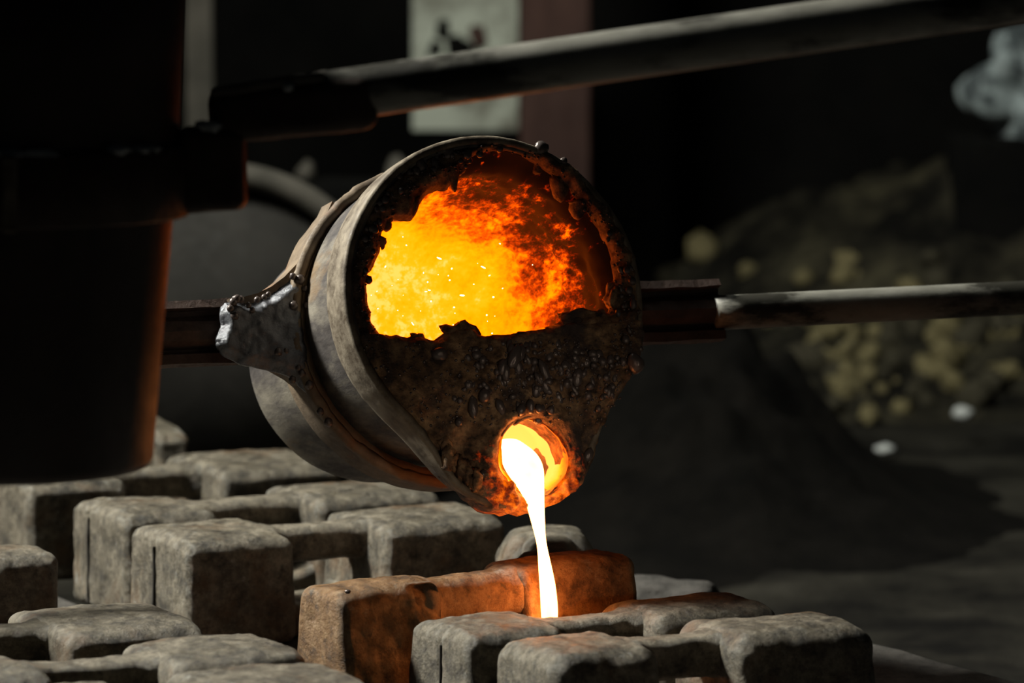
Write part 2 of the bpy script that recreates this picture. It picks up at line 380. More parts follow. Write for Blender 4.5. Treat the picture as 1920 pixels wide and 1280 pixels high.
# ------------------------------------------------------------------ casting weights
def solve_x(P0, d, px):
    u = (px-960)/F
    X0, D0 = P0.x, (P0-C0).dot(FWD)
    return (u*D0 - X0)/(d.x - u*d.dot(FWD))
def weight(label, corner, xl, xh1, xh2, x1, th=29, top=TOP, H=0.145, mat=None, taper=0.03, r=0.014, wid=None, hw=0.055, hh=0.048,
           seam=False, seed=1.0, lens=None, web=True, hz=0.0, pit=None, head_mat=None, wtaper=None, soft=1.0, crown=0.010):
    mat = mat or IRON
    a = RAD(th); dx = Vector((math.cos(a), math.sin(a), 0)); dy = Vector((-math.sin(a), math.cos(a), 0))
    P0 = PZ(corner[0], corner[1], top)
    Lx = lambda px: solve_x(P0, dx, px)
    if lens: l0, l1, l2, Lt = lens
    else: l0, l1, l2, Lt = 0.0, Lx(xh1), Lx(xh2), Lx(x1)
    Wd = wid or solve_x(P0, dy, xl)
    org = P0 + dy*(Wd/2); org.z = top-H
    M = Matrix(((dx.x, dy.x, 0, org.x), (dx.y, dy.y, 0, org.y), (0, 0, 1, org.z), (0, 0, 0, 1)))
    root = empty('casting_weight', M)
    tag(root, label, 'weight', 'cast iron weights laid over the moulds')
    wt = taper if wtaper is None else wtaper
    for k, (xa, xb) in enumerate(((l0, l1), (l2, Lt))):
        vs, fs = [], []
        cx = (xa+xb)/2; hx = (xb-xa)/2; hy = Wd/2; hz_ = H/2
        def f(v):
            t = (v.z+hz_)/H                      # 0 base .. 1 top
            sx = 1 + (1-t)*taper; sy = 1 + (1-t)*wt*2.0
            p = Vector((v.x*sx, v.y*sy, v.z))
            if seam and abs(p.y-seam*hy) < 0.004 and (p.x < -hx*0.85):
                p.x += 0.003
            nv = 0.0022*fr((p.x+cx, p.y, p.z), 8, 4, seed) + 0.0010*fr((p.x+cx, p.y, p.z), 55, 3, seed+3)
            nn = Vector((v.x/hx, v.y/hy, v.z/hz_)); 
            nn = Vector([c*abs(c)**3 for c in nn])
            if nn.length > 0: nn.normalize()
            p += nn*nv*1.6
            if pit and k == 0 and v.y < -hy*0.8:
                d = math.hypot((p.x-pit[0])/pit[2], (p.z-pit[1])/pit[3])
                d += 0.5*fr((p.x, 0, p.z), 60, 3)
                if d < 1: p.y += 0.013*(1-d*d)
                elif d < 1.4: p.y -= 0.004*(1.4-d)/.4
            if v.z > 0: p.z -= crown*(min(1, abs(v.y)/hy))**5 * (v.z/hz_)**2
            # slightly crowned top
            if v.z > 0: p.z += 0.003*(1-(v.x/hx)**2)*(1-(v.y/hy)**2)
            return p + Vector((cx, 0, hz_))
        rbox(vs, fs, hx, hy, hz_, min(r, hx*.9), 16, 16 if not seam else 30, 14, f)
        mesh('head', vs, fs, head_mat or mat, root)
        if seam and k == 0:
            sv, sf = [], []
            yy = seam*hy
            for i in range(13):
                z = H*0.06 + (H*0.80)*i/12
                t = z/H; xs = cx - hx*(1+(1-t)*taper)
                w = 0.0010 + 0.0006*noise.noise(Vector((z*90, seed, 0)))
                yo = yy*(1+(1-t)*wt*2) + 0.004*noise.noise(Vector((z*25, seed, 5)))
                xs += -0.0012
                sv += [(xs, yo-w, z), (xs, yo+w, z), (xs+.01, yo+w, z), (xs+.01, yo-w, z)]
            for i in range(12):
                for j in range(4):
                    j2 = (j+1) % 4
                    sf.append((i*4+j, i*4+j2, i*4+4+j2, i*4+4+j))
            sf += [(0, 1, 2, 3), (48, 51, 50, 49)]
            mesh('parting_seam', sv, sf, CREASE, root)
    # handle bar between the heads
    gx0, gx1 = l1, l2; g = gx1-gx0; vs, fs = [], []
    def fh(v):
        u = min(1, abs(v.x)/(g/2)); fl_ = 1 + 0.3*u**8
        p = Vector((v.x, v.y*fl_, v.z*(1+0.12*u**8)))
        p += Vector((0, p.y, p.z)).normalized()*(0.0018*fr(p, 14, 4, seed+8) + 0.0012*fr(p, 60, 3, seed))
        return p + Vector(((gx0+gx1)/2, 0, H-hh/2-0.004+hz))
    rbox(vs, fs, g/2+0.03, hw/2, hh/2, min(hh, hw)*0.34*soft, 22, 4, 4, fh)
    mesh('handle', vs, fs, mat, root)
    if web:
        vs, fs = [], []
        rbox(vs, fs, g/2+0.012, Wd*0.42, 0.018, 0.012, 10, 8, 2,
             lambda v: v + Vector(((gx0+gx1)/2, 0, 0.022 + 0.002*fr(v, 20, 3, seed) + 0.012*(min(1, abs(v.x)/(g/2)))**4*(v.z > 0))))
        mesh('base_web', vs, fs, mat, root)
    return root

weight('long cast weight at far left whose right head sits under the ladle belly', (52, 905), -48, 240, 415, 645, seed=2.1, th=27)
weight('cast weight with a small hole in its end, second from the back', (235, 965), 133, 410, 600, 828, seed=5.3, seam=0.35)
weight('cast weight with a dark upright seam and a black spot on its end face', (352, 1016), 240, 555, 725, 955, seed=8.8, seam=0.12)
weight('rounded block of a weight at the left edge, under the dark pail', (-60, 1052), -150, 85, 200, 300, seed=4.4, th=29, lens=(-.35, .0, .03, .125), wid=.12)
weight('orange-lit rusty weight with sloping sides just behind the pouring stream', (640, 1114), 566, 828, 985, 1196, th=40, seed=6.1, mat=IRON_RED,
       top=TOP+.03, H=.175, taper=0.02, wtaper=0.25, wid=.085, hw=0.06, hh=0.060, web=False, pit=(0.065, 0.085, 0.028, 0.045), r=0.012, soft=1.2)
weight('front weight with a vertical crack in its end, stream falls behind its handle', (880, 1192), 742, 1062, 1235, 1462, seed=9.7, seam=-0.05, th=30, wid=.138, wtaper=.13)
weight('frontmost weight at lower right, nearest the dark mould edge', (1045, 1232), 895, 1243, 1392, 1648, seed=12.2, seam=None, r=0.020, th=29, wid=.150, wtaper=.10)
weight('weight with a red-lit handle running off the lower left edge', (-190, 1215), -300, -10, 130, 392, seed=13.5, th=26, hw=.06)
weight('weight with a handle shaded black at bottom left, second row from the front', (-20, 1275), -120, 105, 330, 580, seed=15.1, th=27)
weight('weight mostly below the frame with only its rounded top at bottom centre-left', (170, 1325), 60, 300, 420, 705, seed=17.9, th=27)
weight('dim far weight whose rounded end peeks out right of the dark pail', (150, 815), 60, 240, 290, 374, seed=19.3, th=20, lens=(-.14, 0.08, 0.12, 0.178))
weight('dim grey weight behind the stream, rounded top only', (1150, 1058), 965, 0, 0, 0, seed=21.0, th=93, r=0.03, lens=(0, .13, .23, .36), wid=.13, crown=.03)
o = lump('sand_clod', PZ(1255, 1118, BED+.008), 0.045, SAND, None, 3, 3, (1.7, 1, .55), .5); tag(o, 'low grey clod of sand right of the orange-lit weight', 'clod')
# small bits on the orange-lit weight
q = PZ(652, 1109, TOP+.033); o = lump('metal_pellet', q, 0.0032, BEAD, None, 2, 2, (1.2, 1, .8), .2); tag(o, 'tiny metal pellet on top of the orange-lit weight', 'pellet')

# ------------------------------------------------------------------ the pouring ladle
PH = RAD(24); TT = RAD(15)
hx = Vector((math.cos(PH), math.sin(PH), 0))
ax = Vector((math.cos(TT)*math.sin(PH), -math.cos(TT)*math.cos(PH), math.sin(TT)))
yv = ax.cross(hx)
rc0 = P(805, 608, 5.28)
mc = rc0 + ax*0.206                         # mouth centre
ML = Matrix(((hx.x, yv.x, ax.x, mc.x), (hx.y, yv.y, ax.y, mc.y), (hx.z, yv.z, ax.z, mc.z), (0, 0, 0, 1)))
ladle = empty('pouring_ladle', ML)
tag(ladle, 'tilted crusted steel ladle with glowing inside, pouring white-hot metal', 'ladle')
RM = 0.1925
def spout(an):
    d = abs((math.degrees(an) + 90 + 180) % 360 - 180 - 2)
    return 0.062*math.exp(-(d/29.0)**3.2)
def shell_r(an, z, r):
    f = float(sstep(-0.125, -0.01, z))
    return r + spout(an)*f*min(1, r/0.1) + 0.0012*noise.noise(Vector((math.cos(an)*3, math.sin(an)*3, z*10)))
prof_out = [(0.0, -.455), (0.06, -.454), (0.11, -.449), (.140, -.440), (.157, -.426), (.164, -.410), (.167, -.39)]
prof_out += [(.167 + (.188-.167)*((z+.39)/.39), z) for z in np.linspace(-.36, 0.0, 28)]
prof_in = [(r_-0.007, z_) for (r_, z_) in prof_out[::-1] if r_ > 0.15 and z_ > -.41] + [(.14, -.415), (0.0, -.43)]
sh = lathe('shell', prof_out + prof_in, STEEL, ladle, 160, shell_r)
for v in sh.data.vertices:
    k = max(0.0, min(1.0, (-v.co.z-.20)/.22)); v.co.y = v.co.y*(1-.05*k) - .014*k; v.co.x *= (1+.01*k)
# rim hoop around the mouth
lathe('rim_hoop', [(.1925, .004), (.1945, 0.0), (.1935, -.048), (.1925, -.056), (.184, -.056), (.184, .002), (.187, .004)], RIMST, ladle, 180,
      lambda an, z, r: shell_r(an, z, r) + 0.0008*noise.noise(Vector((an*20, z*60, 2))))
# carrier ring, flat bar
def ringf(an, z, r): return r + 0.0016*noise.noise(Vector((math.cos(an)*9, math.sin(an)*9, r*60)))
lathe('carrier_ring', [(.178, -.165), (.187, -.163), (.196, -.164), (.1975, -.168), (.198, -.218), (.196, -.222), (.178, -.222)], RINGM, ladle, 140, ringf).location.y = -.009
# welded lip plate seen on the ring's front
lathe('ring_lip', [(.186, -.1635), (.191, -.158), (.2005, -.1595), (.2015, -.166), (.198, -.170)], RINGM, ladle, 160,
      lambda an, z, r: r + 0.003*noise.noise(Vector((math.cos(an)*14, math.sin(an)*14, z*120)))).location.y = -.009

# arms: folded channel, pipe inside the right one
def channel(name, x0, x1, sgn, parent, mat, hh=0.039, zc=-.19, nseg=26):
    # section in (y, z) : flange, web bulging forward, flange
    sec = [(hh, -.004), (hh, .008), (hh-.010, .012), (hh-.013, .002), (.020, .000), (.012, .012), (.0, .016), (-.010, .012), (-.020, .0), (-hh+.016, .001),
           (-hh+.012, .010), (-hh, .010), (-hh-.002, -.004), (-hh+.012, -.007), (0, -.004), (hh-.010, -.008)]
    vs, fs = [], []; n_ = len(sec)
    for i in range(nseg+1):
        x = x0 + (x1-x0)*i/nseg
        for (y, z) in sec:
            e = 0.0012*noise.noise(Vector((x*40, y*60, z*60)))
            vs.append((x*1.0, y+e, zc+z+e))
    for i in range(nseg):
        for j in range(n_):
            j2 = (j+1) % n_
            q = (i*n_+j, i*n_+j2, (i+1)*n_+j2, (i+1)*n_+j)
            fs.append(q if sgn > 0 else q[::-1])
    fs.append(tuple(range(n_))); fs.append(tuple(range(nseg*n_, (nseg+1)*n_))[::-1])
    return mesh(name, vs, fs, mat, parent, smooth=False)
channel('arm_channel', -.195, -.60, -1, ladle, CHAN)
xe = plane_hit(1350, 586, ML, -.19)[0]
channel('arm_channel', .190, xe, 1, ladle, CHAN)
# pipe direction: to (1920, 560)
Mi = ML.inverted()
tube('handle_pipe', [(xe-.012 + (1.35-xe)*t, -.004 + .004*t, -.190) for t in np.linspace(0, 1, 24)], 0.0222, PIPE, ladle, 32)
tube('handle_pipe', [(-.58 - .7*t, -.004, -.190) for t in np.linspace(0, 1, 12)], 0.0222, PIPE, ladle, 24)
# gussets flaring from the ring into each arm
def gusset(sgn):
    pts = []
    ro = .198
    for k in range(9):
        t = k/8; an = RAD(50)*(1-t)
        x = ro*math.cos(RAD(50)) + (0.272-ro*math.cos(RAD(50)))*t
        y0 = ro*math.sin(RAD(50)); y = 0.037 + (y0-0.037)*(1-t)**2.3
        pts.append((x, y))
    vs, fs = [], []
    nz = (-.205, -.168)
    inner = []
    for k in range(9):
        an = RAD(50)*(1-k/8)
        inner.append((.186*math.cos(an), .186*math.sin(an)))
    rows = []
    for k in range(9):
        rows.append((pts[k], inner[k]))
    full = [(p, i) for p, i in rows] + [((p[0], -p[1]), (i[0], -i[1])) for p, i in rows[::-1]][1:]
    for (p, i) in full:
        for z in nz:
            vs.append((sgn*p[0], p[1], z)); vs.append((sgn*i[0], i[1], z))
    for k in range(len(full)-1):
        a = k*4; b = a+4
        for q in ((a, b, b+1, a+1), (a+2, a+3, b+3, b+2), (a, a+2, b+2, b), (a+1, b+1, b+3, a+3)):
            fs.append(q if sgn > 0 else q[::-1])
    fs += [(0, 1, 3, 2), (len(vs)-4, len(vs)-2, len(vs)-1, len(vs)-3)]
    return mesh('arm_gusset', vs, fs, RINGM, ladle, smooth=False)
gusset(-1); gusset(1)

# --- sheets with a free outline (crust, splash): grid cells kept inside a polygon, edges snapped
def poly_dist(pts, poly):
    """signed distance (inside negative) and nearest point, vectorised"""
    P_ = np.asarray(pts)[:, None, :]; A = np.asarray(poly); B = np.roll(A, -1, axis=0)
    d = B-A; L2 = (d**2).sum(1)
    t = np.clip(((P_-A)*d).sum(2)/L2, 0, 1)
    Q = A + t[..., None]*d; D = np.sqrt(((P_-Q)**2).sum(2))
    k = D.argmin(1); near = Q[np.arange(len(k)), k]; dist = D[np.arange(len(k)), k]
    x, y = P_[:, 0, 0][:, None], P_[:, 0, 1][:, None]
    c = ((A[:, 1] > y) != (B[:, 1] > y)) & (x < (B[:, 0]-A[:, 0])*(y-A[:, 1])/np.where(B[:, 1] == A[:, 1], 1e-9, B[:, 1]-A[:, 1]) + A[:, 0])
    inside = c.sum(1) % 2 == 1
    return np.where(inside, -dist, dist), near
def jag(poly, step, amp, freq, seed):
    out = []
    for i in range(len(poly)):
        a, b = Vector(poly[i]), Vector(poly[(i+1) % len(poly)])
        n_ = max(1, int((b-a).length/step))
        nn = Vector(((b-a).y, -(b-a).x)).normalized() if (b-a).length > 0 else Vector((0, 0))
        for k in range(n_):
            p = a.lerp(b, k/n_)
            p = p + nn*amp*fr((p.x, p.y, 0), freq, 4, seed)
            out.append((p.x, p.y))
    return out
def smooth_poly(poly, it=1):
    for _ in range(it):
        q = []
        for i in range(len(poly)):
            a, b = poly[i], poly[(i+1) % len(poly)]
            q += [(a[0]*.75+b[0]*.25, a[1]*.75+b[1]*.25), (a[0]*.25+b[0]*.75, a[1]*.25+b[1]*.75)]
        poly = q
    return poly
def sheet(name, outer, holes, step, zf, back, mat, parent, flare=None):
    A = np.asarray(outer); x0, y0 = A.min(0)-step; x1, y1 = A.max(0)+step
    xs = np.arange(x0, x1+step, step); ys = np.arange(y0, y1+step, step)
    X, Y = np.meshgrid(xs, ys); pts = np.stack([X.ravel(), Y.ravel()], 1); nx = len(xs)
    sd, near = poly_dist(pts, outer); edge = -sd; nr = near.copy()
    for h in holes:
        s2, n2 = poly_dist(pts, h)
        upd = s2 < edge; nr[upd] = n2[upd]; edge = np.minimum(edge, s2)
    ins = edge > -step*0.35
    ins2 = ins.reshape(X.shape)
    cells = ins2[:-1, :-1] & ins2[1:, :-1] & ins2[:-1, 1:] & ins2[1:, 1:]
    jj, ii = np.nonzero(cells)
    quads = np.stack([jj*nx+ii, jj*nx+ii+1, (jj+1)*nx+ii+1, (jj+1)*nx+ii], 1)
    # boundary verts
    cnt = np.zeros(len(pts), int); np.add.at(cnt, quads.ravel(), 1)
    bnd = (cnt > 0) & (cnt < 4)
    pts[bnd] = nr[bnd]; edge[bnd] = 0
    used = np.nonzero(cnt > 0)[0]; mp = -np.ones(len(pts), int); mp[used] = np.arange(len(used))
    P2 = pts[used]; E2 = edge[used]
    Z = np.array([zf(p[0], p[1], max(e, 0)) for p, e in zip(P2, E2)])
    vs = [(p[0], p[1], z) for p, z in zip(P2, Z)]; fs = [tuple(mp[q]) for q in quads]
    # edge walls
    ec = {}
    for f in fs:
        for k in range(4):
            a, b = f[k], f[(k+1) % 4]; ec[(a, b)] = 1
    bed = [(a, b) for (a, b) in ec if (b, a) not in ec]
    w = {}
    for (a, b) in bed:
        for v in (a, b):
            if v not in w:
                x, y, z = vs[v]; dx_, dy_ = flare(x, y) if flare else (0, 0)
                w[v] = (len(vs), len(vs)+1); bk = back(x, y) if callable(back) else back
                vs.append((x+dx_*.4, y+dy_*.4, z-(z-bk)*.45)); vs.append((x+dx_, y+dy_, bk))
    for (a, b) in bed:
        a1, a2 = w[a]; b1, b2 = w[b]
        fs.append((b, a, a1, b1)); fs.append((b1, a1, a2, b2))
    return mesh(name, vs, fs, mat, parent), (P2, Z)

MH = lambda lst, z=0.0: [plane_hit(x, y, ML, z) for x, y in lst]
opening = MH([(697, 575), (695, 520), (712, 486), (722, 478), (722, 440), (735, 408), (768, 410), (782, 408), (792, 380), (818, 352), (846, 352), (853, 352),
              (862, 318), (885, 292), (920, 280), (965, 282), (1005, 300), (1045, 325), (1080, 362), (1105, 392), (1130, 432), (1150, 470),
              (1158, 520), (1158, 560), (1140, 596), (1108, 588), (1085, 578), (1060, 592), (1035, 614), (990, 622), (930, 630), (898, 634), (885, 612), (866, 606), (842, 618),
              (828, 638), (800, 634), (765, 632), (728, 630), (706, 612)])
opening = jag(smooth_poly(opening, 1), .003, .0035, 60, 3.3)
hole = MH([(936, 850), (938, 818), (952, 798), (978, 786), (1010, 788), (1040, 808), (1060, 840), (1066, 870), (1058, 898), (1036, 920), (1020, 932), (990, 934), (966, 912), (944, 886)], .004)
hole = jag(smooth_poly(hole, 2), .003, .0016, 70, 6)
outer = []
for k in range(220):
    an = 2*math.pi*k/220
    r = .1835 + spout(an)*1.0 + 0.0014*fr((math.cos(an), math.sin(an), 0), 9, 4, 2)
    d = abs((math.degrees(an)+90+180) % 360 - 180)
    r += 0.011*float(sstep(-106, -94, math.degrees(an) if an < math.pi else math.degrees(an)-360)*(1-sstep(62, 95, math.degrees(an) if an < math.pi else math.degrees(an)-360)))*(1+.25*fr((math.cos(an), math.sin(an), 1), 14, 4, 1))
    if d < 34: r += 0.004 + 0.005*fr((math.cos(an), math.sin(an), 3), 22, 4, 5)
    outer.append((r*math.cos(an), r*math.sin(an)))
hc = np.mean(np.array(hole), 0)
def crust_z(x, y, e):
    r = math.hypot(x, y)
    base = 0.002 + 0.0045*fr((x, y, 0), 22, 5, 1) + 0.0018*fr((x, y, 0), 90, 4, 7)
    # melted drip field below the opening on the right
    g = float(sstep(-.20, -.10, y)*(1-sstep(-.035, -.02, y))*sstep(-.07, .0, x))
    vv = noise.voronoi(Vector((x*75+3, y*60, 0)))[0]
    base += g*(0.006 + 0.009*max(0, 0.55-vv[0]) + .003*fr((x, y, 0), 70, 3, 4))
    # upper and right rim roughness
    base += 0.006*float(sstep(.165, .18, r)) if x > 0 and y > -.10 else 0
    g2 = float(sstep(.135, .175, r))*(1 if y > -.03 else 0.2)
    vv = noise.voronoi(Vector((x*90, y*90, 5)))[0]
    base += g2*0.006*max(0, .5-vv[0])
    if y > -.04: base -= 0.012*float(1-sstep(.0, .025, e))*(1-g2*.6)
    # belly of the dam and thick lip round the hole
    base += 0.010*math.exp(-((y+.11)/.05)**2)
    dh = math.hypot(x-hc[0], y-hc[1])
    base += 0.010*math.exp(-((dh-.056)/.014)**2)
    # craggy lip under the hole
    g3 = float(sstep(-.205, -.225, y) if False else (1-sstep(-.235, -.205, y)))
    vv = noise.voronoi(Vector((x*110, y*80, 2)))[0]
    base += g3*(0.010*max(0, .6-vv[0]) + .005*fr((x, y, 0), 60, 4, 8))
    base -= 0.006*(1-float(sstep(0, .006, e)))
    return base
def cflare(x, y):
    if math.hypot(x, y) < .17 and y > -.12:
        r = max(math.hypot(x, y), .01); k = max(0, .150-r)*.8; return (x/r*k, y/r*k)
    return (0, 0)
cr, (cP, cZ) = sheet('crust', outer, [opening, hole], .0022, crust_z, lambda x, y: -.034 + .022*float(sstep(0, .09, x)) if y > -.05 else -.034, CRUST, ladle, cflare)
cr['label'] = 'burnt brown crust and dam over the mouth'

# glowing refractory inside
def lining_mat():
    m = bpy.data.materials.new('glowing_lining'); m.use_nodes = True; nt = m.node_tree; L = nt.links.new
    b = nt.nodes['Principled BSDF']
    tc = N(nt, 'ShaderNodeTexCoord').outputs['Object']
    sp = N(nt, 'ShaderNodeSeparateXYZ'); L(tc, sp.inputs[0])
    d = N(nt, 'ShaderNodeMapRange'); d.inputs[1].default_value = -.005; d.inputs[2].default_value = -.34; L(sp.outputs['Z'], d.inputs[0])
    mp = N(nt, 'ShaderNodeMapping'); mp.inputs['Scale'].default_value = (1, 1, .45); L(tc, mp.inputs[0])
    n1 = N(nt, 'ShaderNodeTexNoise', Scale=16.0, Detail=9.0, Roughness=0.62, Distortion=0.6); L(mp.outputs[0], n1.inputs[0])
    n2 = N(nt, 'ShaderNodeTexNoise', Scale=110.0, Detail=7.0, Roughness=0.75); L(mp.outputs[0], n2.inputs[0])
    def math_(op, a, b_):
        n_ = N(nt, 'ShaderNodeMath', operation=op)
        for i, v in enumerate((a, b_)):
            if isinstance(v, (int, float)): n_.inputs[i].default_value = v
            else: L(v, n_.inputs[i])
        return n_.outputs[0]
    dd = math_('POWER', d.outputs[0], 0.62)
    a = math_('MULTIPLY', math_('SUBTRACT', n1.outputs['Fac'], .5), 1.9)
    c = math_('MULTIPLY', math_('SUBTRACT', n2.outputs['Fac'], .5), 1.5)
    nz_ = math_('MULTIPLY', math_('ADD', a, c), math_('SUBTRACT', 1.30, dd))
    up = math_('MULTIPLY', sp.outputs['Y'], -0.55)
    lf = math_('MULTIPLY', sp.outputs['X'], -0.55)
    T = math_('ADD', math_('ADD', math_('ADD', math_('MULTIPLY', dd, 1.0), nz_), up), math_('ADD', lf, -0.005))
    colr = ramp(nt, T, [(0.26, (0, 0, 0)), (0.36, (.03, .001, .0)), (0.46, (.15, .008, .0)), (0.56, (.35, .032, .0)), (0.68, (.7, .095, .0)),
                        (0.84, (.9, .132, .0)), (0.95, (.95, .15, .002)), (1.0, (1.0, .19, .03))])
    L(colr, b.inputs['Emission Color'])
    st = ramp(nt, T, [(0.3, (.8,)*3), (1.0, (1.0,)*3)])
    st2 = math_('MULTIPLY', st, 4.0); L(st2, b.inputs['Emission Strength'])
    b.inputs['Base Color'].default_value = (.02, .012, .01, 1); b.inputs['Roughness'].default_value = .9
    return m
LIN = lining_mat()
def lin_r(an, z, r):
    dl = abs((math.degrees(an)+90+180) % 360 - 180)
    r -= .050*math.exp(-(dl/30)**4)*float(sstep(-.15, -.10, z))
    return r + 0.006*fr((math.cos(an)*.15, math.sin(an)*.15, z), 18, 4, 2) + (0.0035*fr((math.cos(an)*.15, math.sin(an)*.15, z), 60, 3, 2))
lp = [(.181, -.008), (.176, -.014), (.166, -.022), (.1585, -.032)] + [(.157-.018*t, -.03-.27*t) for t in np.linspace(.04, 1, 40)] + [(.13, -.32), (.11, -.332), (.07, -.338), (0.0, -.34)]
li = lathe('glowing_lining', lp, LIN, ladle, 200, lambda an, z, r: lin_r(an, z, r) if r > .01 else 0, closed=False)
li['label'] = 'yellow-hot glowing inner lining'

# tunnel behind the pouring hole
def tunnel_mat():
    m = bpy.data.materials.new('glowing_tap_tunnel'); m.use_nodes = True; nt = m.node_tree; L = nt.links.new
    b = nt.nodes['Principled BSDF']
    tc = N(nt, 'ShaderNodeTexCoord').outputs['Object']
    sp = N(nt, 'ShaderNodeSeparateXYZ'); L(tc, sp.inputs[0])
    d = N(nt, 'ShaderNodeMapRange'); d.inputs[1].default_value = .010; d.inputs[2].default_value = -.040; L(sp.outputs['Z'], d.inputs[0])
    n1 = N(nt, 'ShaderNodeTexNoise', Scale=60.0, Detail=8.0, Roughness=0.65); L(tc, n1.inputs[0])
    mm = N(nt, 'ShaderNodeMath', operation='MULTIPLY_ADD'); mm.inputs[1].default_value = .5; L(n1.outputs['Fac'], mm.inputs[0]); 
    s = N(nt, 'ShaderNodeMath', operation='ADD'); L(d.outputs[0], s.inputs[0]); s.inputs[1].default_value = -.22; L(s.outputs[0], mm.inputs[2])
    c = ramp(nt, mm.outputs[0], [(0.0, (.03, .002, 0)), (0.12, (.22, .02, 0)), (0.3, (.5, .07, .0)), (0.5, (1.0, .15, .0015)), (0.8, (1.0, .20, .03))])
    L(c, b.inputs['Emission Color']); b.inputs['Emission Strength'].default_value = 4.0
    b.inputs['Base Color'].default_value = (.08, .04, .03, 1)
    return m
vs, fs = [], []
H2 = [tuple(h) for h in hole[::2]]; nh = len(H2)
for lv in range(12):
    t = lv/11
    for (x, y) in H2:
        cx_, cy_ = hc; k = .985 - .16*t
        p = Vector((cx_ + (x-cx_)*k + .010*t, cy_ + (y-cy_)*k + .02*t, .0055 - .09*t))
        p += Vector((x-cx_, y-cy_, 0)).normalized()*.0022*fr(p, 70, 3, 2)
        vs.append(p)
for lv in range(11):
    for k in range(nh):
        k2 = (k+1) % nh; fs.append((lv*nh+k, lv*nh+k2, (lv+1)*nh+k2, (lv+1)*nh+k))
fs.append(tuple(range(11*nh, 12*nh)))
tn = mesh('tap_tunnel', vs, fs, tunnel_mat(), ladle); tn['label'] = 'yellow-hot tap hole tunnel'

# inner broken arch lips above the hole
for (rad0, zz, a0, a1, w) in ((.046, .012, 5, 125, .0030), (.0505, .013, -15, 150, .0034), (.056, .012, 20, 110, .0028)):
    pts = []
    for t in np.linspace(0, 1, 26):
        an = RAD(a0 + (a1-a0)*t)
        pts.append((hc[0] + .002 + rad0*math.cos(an)*.98, hc[1] + rad0*math.sin(an)*1.1, zz - .004 + .003*noise.noise(Vector((t*9, rad0*80, 0)))))
    tube('arch_ridge', pts, [w*(.45+.8*math.sin(math.pi*t)**.5) for t in np.linspace(0, 1, 26)], CRUST, ladle, 10, .0018)

# crust lumps standing on the dam edge
for (qx, qy, rr, sq_) in ((862, 624, .0165, (1.15, .8, .8)), (1088, 600, .020, (1.6, .8, .9)), (1120, 606, .016, (1.2, .8, .8)), (783, 634, .008, (1.2, .8, .8)),
                          (1150, 560, .012, (.7, 1.6, .9)), (1000, 628, .009, (2, .6, .8)), (930, 636, .008, (2, .6, .8))):
    x, y = plane_hit(qx, qy, ML, -.006)
    lump('crust_lump', (x, y, -.010), rr, CRUST, ladle, qx*.1, 3, sq_, .9)
# hanging drips inside the top edge
for (qx, qy, ln, rr) in ((776, 395, .022, .008), (853, 340, .026, .007), (866, 330, .014, .006), (1010, 318, .02, .008), (1052, 360, .026, .010), (1085, 400, .022, .009), (726, 425, .02, .006), (718, 470, .014, .005)):
    x, y = plane_hit(qx, qy-12, ML, -.012)
    pts = [(x + .002*noise.noise(Vector((qx, t*3, 0))), y + .010 - ln*t*1.15, -.014 - .004*t) for t in np.linspace(0, 1, 10)]
    tube('crust_drip', pts, [rr*(1.35-.9*t**1.5) if t < .95 else rr*.15 for t in np.linspace(0, 1, 10)], CRUST, ladle, 12, .004)

# the crust still glows where it is hottest: round the tap hole and on the craggy lip below it
def heat_crust():
    nt = CRUST.node_tree; L = nt.links.new; b = nt.nodes['Principled BSDF']
    tc = N(nt, 'ShaderNodeTexCoord').outputs['Object']
    vm = N(nt, 'ShaderNodeVectorMath', operation='DISTANCE'); vm.inputs[1].default_value = (hc[0]-.006, hc[1]-.024, -.012); L(tc, vm.inputs[0])
    d = N(nt, 'ShaderNodeMapRange'); d.inputs[1].default_value = .098; d.inputs[2].default_value = .045; L(vm.outputs['Value'], d.inputs[0])
    n1 = N(nt, 'ShaderNodeTexNoise', Scale=85.0, Detail=8.0, Roughness=0.7); L(tc, n1.inputs[0])
    a = N(nt, 'ShaderNodeMath', operation='MULTIPLY_ADD'); L(n1.outputs['Fac'], a.inputs[0]); a.inputs[1].default_value = 2.0; a.inputs[2].default_value = -1.35
    c = N(nt, 'ShaderNodeMath', operation='ADD'); L(a.outputs[0], c.inputs[0]); L(d.outputs[0], c.inputs[1])
    col = ramp(nt, c.outputs[0], [(0.25, (0, 0, 0)), (0.5, (.25, .018, 0)), (0.8, (.9, .13, .0)), (1.0, (1.0, .25, .005))])
    L(col, b.inputs['Emission Color']); b.inputs['Emission Strength'].default_value = 1.0
heat_crust()

